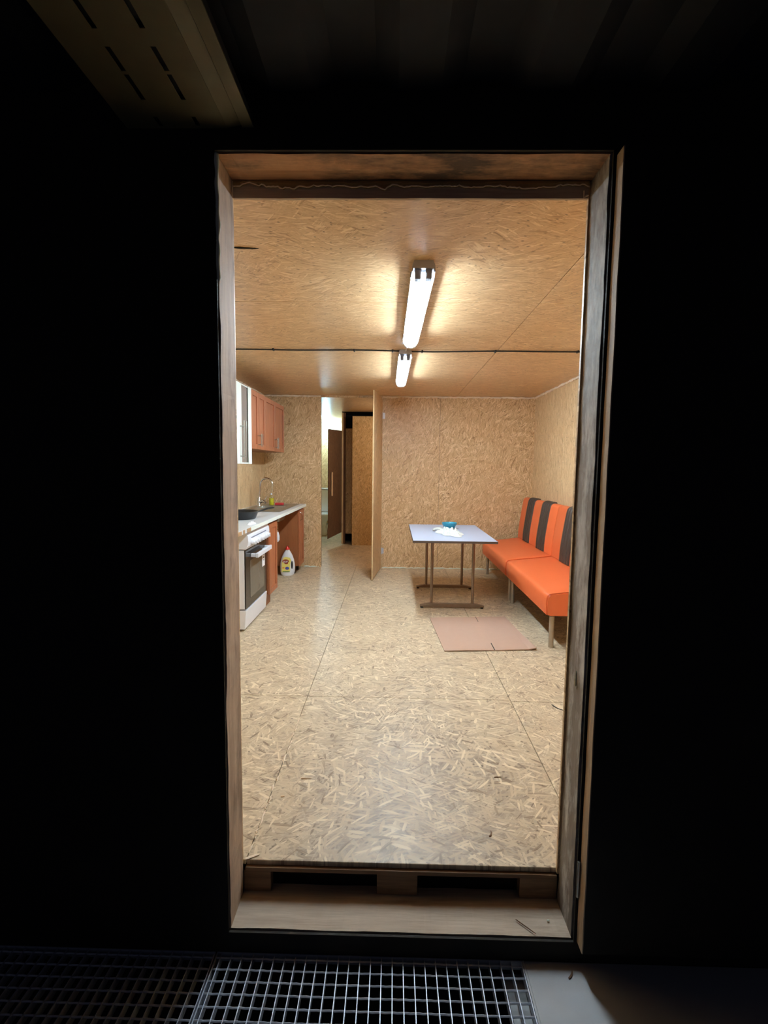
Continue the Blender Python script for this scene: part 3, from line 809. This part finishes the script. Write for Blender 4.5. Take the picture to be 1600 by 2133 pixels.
tb = text_bm('pur', .042)
bmesh.ops.transform(tb, matrix=Matrix.Translation((-.018, -.0490, .180)) @ Matrix.Rotation(PI/2, 4, 'X'), verts=tb.verts[:])
obj('lettering', tb, M['paper'], lb, local=True)
bm = new(); oval(bm, .000, .095, .024, .019, -.0484, -.0479); obj('purple_mark', bm, M['label_purple'], lb, local=True)
bm = new(); oval(bm, -.046, .100, .014, .008, -.0484, -.0479); obj('orange_mark', bm, M['label_orange'], lb, local=True)
bm = new(); oval(bm, .012, .100, .009, .010, -.0488, -.0485); obj('blue_mark', bm, M['label_blue'], lb, local=True)
bm = new(); box(bm, -.055, .03, -.0484, -.0479, .048, .058); obj('green_band', bm, M['label_green'], lb, local=True)

# ------------------------------------------------------------------ table
tt = thing('dining_table', 'rectangular pale blue-grey topped table on two bronze pedestal feet', 'table', (.567, 5.05, 0))
TX0, TX1, TY0, TY1, TZ = .187, .947, 4.42, 5.69, .69
tp_ = obj('tabletop', mk(box, TX0, TX1, TY0, TY1, TZ-.018, TZ), M['table_top'], tt)
bm = new(); e = .0025
box(bm, TX0-e, TX1+e, TY0-e, TY0-.0001, TZ-.021, TZ-.001); box(bm, TX0-e, TX1+e, TY1+.0001, TY1+e, TZ-.021, TZ-.001)
box(bm, TX0-e, TX0-.0001, TY0, TY1, TZ-.021, TZ-.001); box(bm, TX1+.0001, TX1+e, TY0, TY1, TZ-.021, TZ-.001)
obj('edge_band', bm, M['table_edge'], tt)
for yy in (4.68, 5.44):
    for xx in (.381, .775):
        obj('leg', mk(tube, [(xx, yy, .045), (xx, yy, TZ-.03)], .0135, 18), M['table_leg'], tt, smooth='auto')
    fb = obj('foot_bar', mk(prism, [(.272, .016), (.30, .014), (.86, .014), (.888, .016), (.888, .028), (.80, .046), (.36, .046), (.272, .028)], 'y', yy-.022, yy+.022), M['table_leg'], tt, bevel=.003)
    for xx in (.29, .87):
        obj('glide', mk(tube, [(xx, yy, 0), (xx, yy, .015)], .015, 14), M['black'], fb)
    obj('top_rail', mk(box, .30, .86, yy-.018, yy+.018, TZ-.031, TZ-.0185), M['table_leg'], tt)

bw = thing('plastic_bowl', 'teal translucent plastic bowl on the table behind the white cloth', 'bowl', (.612, 5.33, TZ))
c = (.612, 5.33, TZ+.001)
obj('shell', mk(lathe, [(0, 0), (.045, 0), (.050, .006), (.064, .035), (.078, .066), (.081, .066), (.081, .058), (.070, .034)] + [(.060, .03), (.046, .010), (0, .006)], c, 36), M['teal'], bw, smooth='auto')
bm = new()
for j in range(24):
    a = 2*PI*j/24
    tube(bm, [(c[0]+.053*math.cos(a), c[1]+.053*math.sin(a), c[2]+.008), (c[0]+.081*math.cos(a), c[1]+.081*math.sin(a), c[2]+.062)], .002, 5)
obj('ribs', bm, M['teal'], bw)
cl = thing('crumpled_cloth', 'crumpled white cloth heaped on the table in front of the teal bowl', 'cloth', (.555, 4.98, TZ))
obj('cloth', crumple(.565, 4.93, TZ+.001, .112, .25, .075, 7.7, 44, .15), M['cloth'], cl, smooth=True)
lp = []
for i in range(14):
    t = i/13; lp.append((.53-.095*math.sin(t*PI)-.02*t, 5.02+.16*t, TZ+.022+.008*math.sin(t*9)))
obj('cloth_tail', mk(tube, lp, [.012+.004*math.sin(i) for i in range(14)], 8, squash=.7), M['cloth'], cl, smooth=True)

# ------------------------------------------------------------------ cardboard sheet on the floor
cs = thing('cardboard_sheet', 'flat brown cardboard sheet lying on the floor before the table', 'cardboard', (.72, 3.96, 0))
q = [(.392, 3.531), (1.084, 3.594), (1.030, 4.405), (.342, 4.337)]
bm = new(); n = 24; g = []
for i in range(n+1):
    row = []
    for j in range(n+1):
        u, v = i/n, j/n
        a = Vector(q[0]).lerp(Vector(q[1]), u); b = Vector(q[3]).lerp(Vector(q[2]), u); p = a.lerp(b, v)
        lift = .004*(1-v)**3*abs(math.sin(u*5+.3)) + .012*max(0, u-.92)/.08*(1-v)**4
        row.append(bm.verts.new((p.x, p.y, .008+lift)))
    g.append(row)
for i in range(n):
    for j in range(n): bm.faces.new((g[i][j], g[i+1][j], g[i+1][j+1], g[i][j+1]))
o = obj('sheet', bm, M['cardboard'], cs); s = o.modifiers.new('thick', 'SOLIDIFY'); s.thickness = .0065; s.offset = -1
bm = new(); box(bm, .765, .769, 3.566, 3.70, .0085, .0135); obj('slit', bm, M['black'], o)
bm = new(); box(bm, .757, .761, 4.24, 4.375, .0083, .0090); obj('slit', bm, M['black'], o)

# ------------------------------------------------------------------ orange bench modules
def smooth_path(pts, it=2):
    for _ in range(it):
        q = [pts[0]]
        for a, b in zip(pts, pts[1:]):
            q += [(a[0]*.75+b[0]*.25, a[1]*.75+b[1]*.25), (a[0]*.25+b[0]*.75, a[1]*.25+b[1]*.75)]
        q.append(pts[-1]); pts = q
    return pts
BL = 1.335
def bench(loc, label):
    t = thing('bench_seat', label, 'bench', loc, 0, 'orange vinyl bench modules')
    top = [(.004, .265), (-.002, .33), (0, .395), (.012, .418), (.05, .428), (.25, .447), (.43, .470), (.47, .478)]
    prof = [(.03, .26)] + smooth_path(top, 2) + [(.49, .46), (.49, .26)]
    bm = new()
    ny = 10; ys = [0, .006, .02] + [.02+(BL-.04)*i/ny for i in range(1, ny)] + [BL-.02, BL-.006, BL]
    rings = []
    for y in ys:
        e = min(y, BL-y); k = 0 if e >= .02 else (.010*(1-e/.02)**2)
        cx, cz = .25, .35
        rings.append([bm.verts.new((x+(k if x < .02 else 0), y, z-(k*.8 if z > .40 else 0))) for x, z in prof])
    m = len(prof)
    for a, b in zip(rings, rings[1:]):
        for j in range(m): bm.faces.new((a[j], a[(j+1) % m], b[(j+1) % m], b[j]))
    bm.faces.new(rings[0]); bm.faces.new(rings[-1][::-1])
    seat = obj('seat', bm, M['vinyl'], t, local=True, smooth='auto')
    bm = new(); tube(bm, [(x-.001, .004, z+.001) for x, z in prof[1:-2]], .0035, 6)
    obj('piping', bm, M['vinyl'], seat, local=True, smooth=True)
    front = smooth_path([(.448, .478), (.452, .60), (.478, .80), (.498, .93), (.508, .972), (.535, .988), (.57, .985)], 3)
    prof2 = front + [(.60, .965), (.575, .75), (.545, .478)]
    bm = new(); prism(bm, prof2, 'y', .003, BL-.003)
    back = obj('backrest', bm, M['vinyl'], t, local=True, smooth='auto', bevel=.008)
    for y0, y1 in ((.235, .52), (.815, 1.08)):
        bm = new(); rings = []; nr = 4; K = 48
        for (i, (x, z)) in enumerate(front):
            a = Vector(front[max(i-1, 0)]); b = Vector(front[min(i+1, len(front)-1)]); d = (b-a).normalized(); nrm = Vector((-d.y, d.x))
            # taper the stripe's lower end round
            row = []
            for k in range(K+1):
                u = k/K; off = .0015 + .013*abs(math.sin(u*nr*PI))**.5
                if k in (0, K): off = -.004
                row.append(bm.verts.new((x+nrm.x*off, y0+(y1-y0)*u, z+nrm.y*off)))
            rings.append(row)
        for a, b in zip(rings, rings[1:]):
            for k in range(K): bm.faces.new((a[k], a[k+1], b[k+1], b[k]))
        sp_ = obj('stripe', bm, M['vinyl_dark'], back, local=True, smooth='auto')
        sp_['label'] = 'black ribbed vinyl stripe'
    for yy in (.055, BL-.055):
        for xx in (.062, .45):
            bm = new(); tube(bm, [(xx, yy, 0), (xx, yy, .258)], .019, 18); obj('leg', bm, M['leg_metal'], t, local=True, smooth='auto')
    bm = new(); box(bm, .04, .47, .03, BL-.03, .245, .259)
    obj('base_board', bm, M['dark_wood_post'], t, local=True)
    return t
b1 = bench((1.15, 3.615, 0), 'orange vinyl bench with black ribbed stripes nearest the entrance')
b2 = dup(b1, (1.15, 4.955, 0), 'orange vinyl bench with black ribbed stripes in the far right corner, behind the table')

# ------------------------------------------------------------------ outside: grating, steel plate, canopy, open leaf
def grating(name, x0, x1, y0, y1, z, label):
    g = thing(name, label, 'grating', ((x0+x1)/2, (y0+y1)/2, z-.03), group='steel floor gratings')
    px = .0335; py = .0352
    bm = new(); x = x1-.0015-px
    while x > x0+.004: box(bm, x-.0013, x+.0013, y0+.003, y1-.003, z-.028, z-.0005); x -= px
    obj('bearing_bars', bm, M['galv'], g)
    bm = new(); y = y1-.016
    while y > y0+.01:
        n = int((x1-x0)/.012); pts = [(x0+.003+(x1-x0-.006)*i/n, y, z-.0045+.0008*math.sin(i*2.1)) for i in range(n+1)]
        tube(bm, pts, .0030, 5); y -= py
    obj('cross_rods', bm, M['galv'], g)
    bm = new()
    box(bm, x0, x0+.0028, y0, y1, z-.029, z); box(bm, x1-.0028, x1, y0, y1, z-.029, z)
    box(bm, x0+.003, x1-.003, y0, y0+.0028, z-.029, z); box(bm, x0+.003, x1-.003, y1-.0028, y1, z-.029, z)
    obj('border', bm, M['galv'], g)
    return g
GZ = -.18
grating('floor_grating', -.535, .420, .55, 1.4165, GZ, 'lit galvanised steel grating on the ground just before the door sill')
grating('floor_grating', -1.50, -.540, .55, 1.4165, GZ, 'unlit galvanised steel grating in the dark left of the door')
sp2 = thing('steel_plate', 'pale grey painted steel plate right of the grating, half in shadow', 'metal plate', (.85, 1.0, GZ))
bm = new(); box(bm, .428, 1.35, .5, 1.4165, GZ-.006, GZ)
obj('sheet', bm, M['plate'], sp2, bevel=.002)
obj('upstand', mk(box, .4215, .4275, .5, 1.416, GZ-.05, GZ+.001), M['plate'], sp2)
obj('ledge', mk(box, .365, .4208, .5, 1.416, GZ-.050, GZ-.046), M['plate'], sp2)
struct('floor_pit', mk(box, -4, 4, -2.5, 1.417, -1.0, -.95), M['pit'])
# dark corrugated canopy above and the perforated soffit strip
bm = new(); n = 120; prev = None
for i in range(n+1):
    x = -3.4+6.8*i/n; z = 2.36+.012*(1 if (i//3) % 2 else -1)
    cur = [bm.verts.new((x, -1.2, z)), bm.verts.new((x, 1.417, z)), bm.verts.new((x, 1.417, z+.01)), bm.verts.new((x, -1.2, z+.01))]
    if prev:
        for j in range(4): bm.faces.new((prev[j], prev[(j+1) % 4], cur[(j+1) % 4], cur[j]))
    prev = cur
struct('ceiling_canopy', bm, M['canopy'])
sf = thing('soffit_strip', 'dim slotted sheet-metal strip running overhead from the wall above the door', 'metal soffit', (-.56, .3, 2.26))
SZ = 2.256
bm = new()
def slotted(bm, x0, x1, y0, y1, z, cols, slots, hw=.006):
    xs_ = sorted([x0, x1] + [c-hw for c in cols] + [c+hw for c in cols])
    ys_ = sorted([y0, y1] + [v for s in slots for v in s])
    for i in range(len(xs_)-1):
        cx = (xs_[i]+xs_[i+1])/2
        for j in range(len(ys_)-1):
            cy = (ys_[j]+ys_[j+1])/2
            if any(abs(c-cx) < hw for c in cols) and any(a < cy < b for a, b in slots): continue
            box(bm, xs_[i], xs_[i+1], ys_[j], ys_[j+1], z, z+.0015)
slots = [(1.372, 1.408), (1.232, 1.312), (1.155, 1.222), (1.04, 1.11), (.96, 1.03), (.85, .92), (.77, .84), (.66, .73)]
slotted(bm, -.735, -.462, -.6, 1.4165, SZ, (-.638, -.537), slots)
bmesh.ops.remove_doubles(bm, verts=bm.verts[:], dist=1e-5)
obj('slotted_panel', bm, M['deck'], sf)
bm = new(); prism(bm, [(-.4615, SZ), (-.4600, SZ+.0015), (-.4245, SZ+.009), (-.4245, SZ+.0075)], 'y', -.6, 1.4165)
obj('fold', bm, M['deck'], sf)
obj('lip', mk(box, -.4215, -.390, -.6, 1.4165, SZ+.002, SZ+.006), M['deck'], sf)
obj('backing', mk(box, -.732, -.392, -.6, 1.4165, SZ+.012, SZ+.03), M['canopy'], sf)

# heavy outer door leaf folded back against the wall on the right
dl = thing('door_1', 'dark outer door leaf folded back right of the doorway, pale bare wood edge', 'door', (.588, 1.397, 0))
dl['kind'] = 'structure'
obj('leaf', mk(box, .5895, 1.62, 1.372, 1.413, -.104, 2.186), M['cladding'], dl)
bm = board(.586, .5893, 1.372, 1.413, -.104, 2.186, 'z', 21, .0012, 60)
obj('leaf_edge', bm, M['leaf_edge'], dl)
hb = new(); tube(hb, [(.5805, 1.411, .045), (.5805, 1.411, .16)], .0045, 10)
ho = obj('hinge', hb, M['steel'], dl, smooth='auto')

# ------------------------------------------------------------------ litter on floor and sill
r = random.Random(9)
def chip(x, y, z, L, W, a, mat, label, name='wood_chip', th=.004, group=None, curve=0):
    n = 6; bm = new(); pts = []
    for i in range(n):
        t = i/(n-1)-.5
        pts.append((x+math.cos(a)*L*t-math.sin(a)*curve*t*t, y+math.sin(a)*L*t+math.cos(a)*curve*t*t, z+th*.55+.0))
    tube(bm, pts, [W*.35, W*.5, W*.5, W*.45, W*.4, W*.2], 6, squash=th/W)
    return tag(obj(name, bm, mat, loc=(x, y, z)), label, name.replace('_', ' '), group)
chip(-.470, 1.585, 0, .05, .012, .5, M['foam'], 'pale filler crumb at the near left corner of the floor, beside the jamb')
chip(-.436, 1.90, 0, .016, .008, .2, M['pale_wood'], 'tiny wood crumb left of the floor seam filler, nearer the entrance')
chip(-.36, 2.02, 0, .045, .006, .05, M['pale_wood'], 'thin pale wood splinter lying on the floor just right of the left seam')
chip(.475, 2.06, 0, .035, .004, .1, M['dark_wood_post'], 'thin dark wood splinter lying on the floor towards the right side')
chip(.38, 1.72, 0, .03, .006, 1.2, M['dark_wood_post'], 'small dark bark chip lying on the floor near its front edge', curve=.02)
chip(.945, 2.70, 0, .09, .008, -.9, M['black'], 'black rubber scrap on the floor at the right jamb', 'rubber_scrap', curve=.05)
chip(.441, 1.458, ZS+.003, .07, .0035, -.75, M['dark_wood_post'], 'dark twig lying askew on the right part of the door sill', 'twig')
chip(.52, 1.482, ZS+.003, .008, .006, 0, M['foam_white'], 'white foam crumb on the right end of the door sill', 'foam_crumb')
chip(.56, 1.375, GZ, .03, .006, .9, M['dark_wood_post'], 'curled dark leaf scrap on the pale steel plate', 'leaf_scrap', curve=.012)
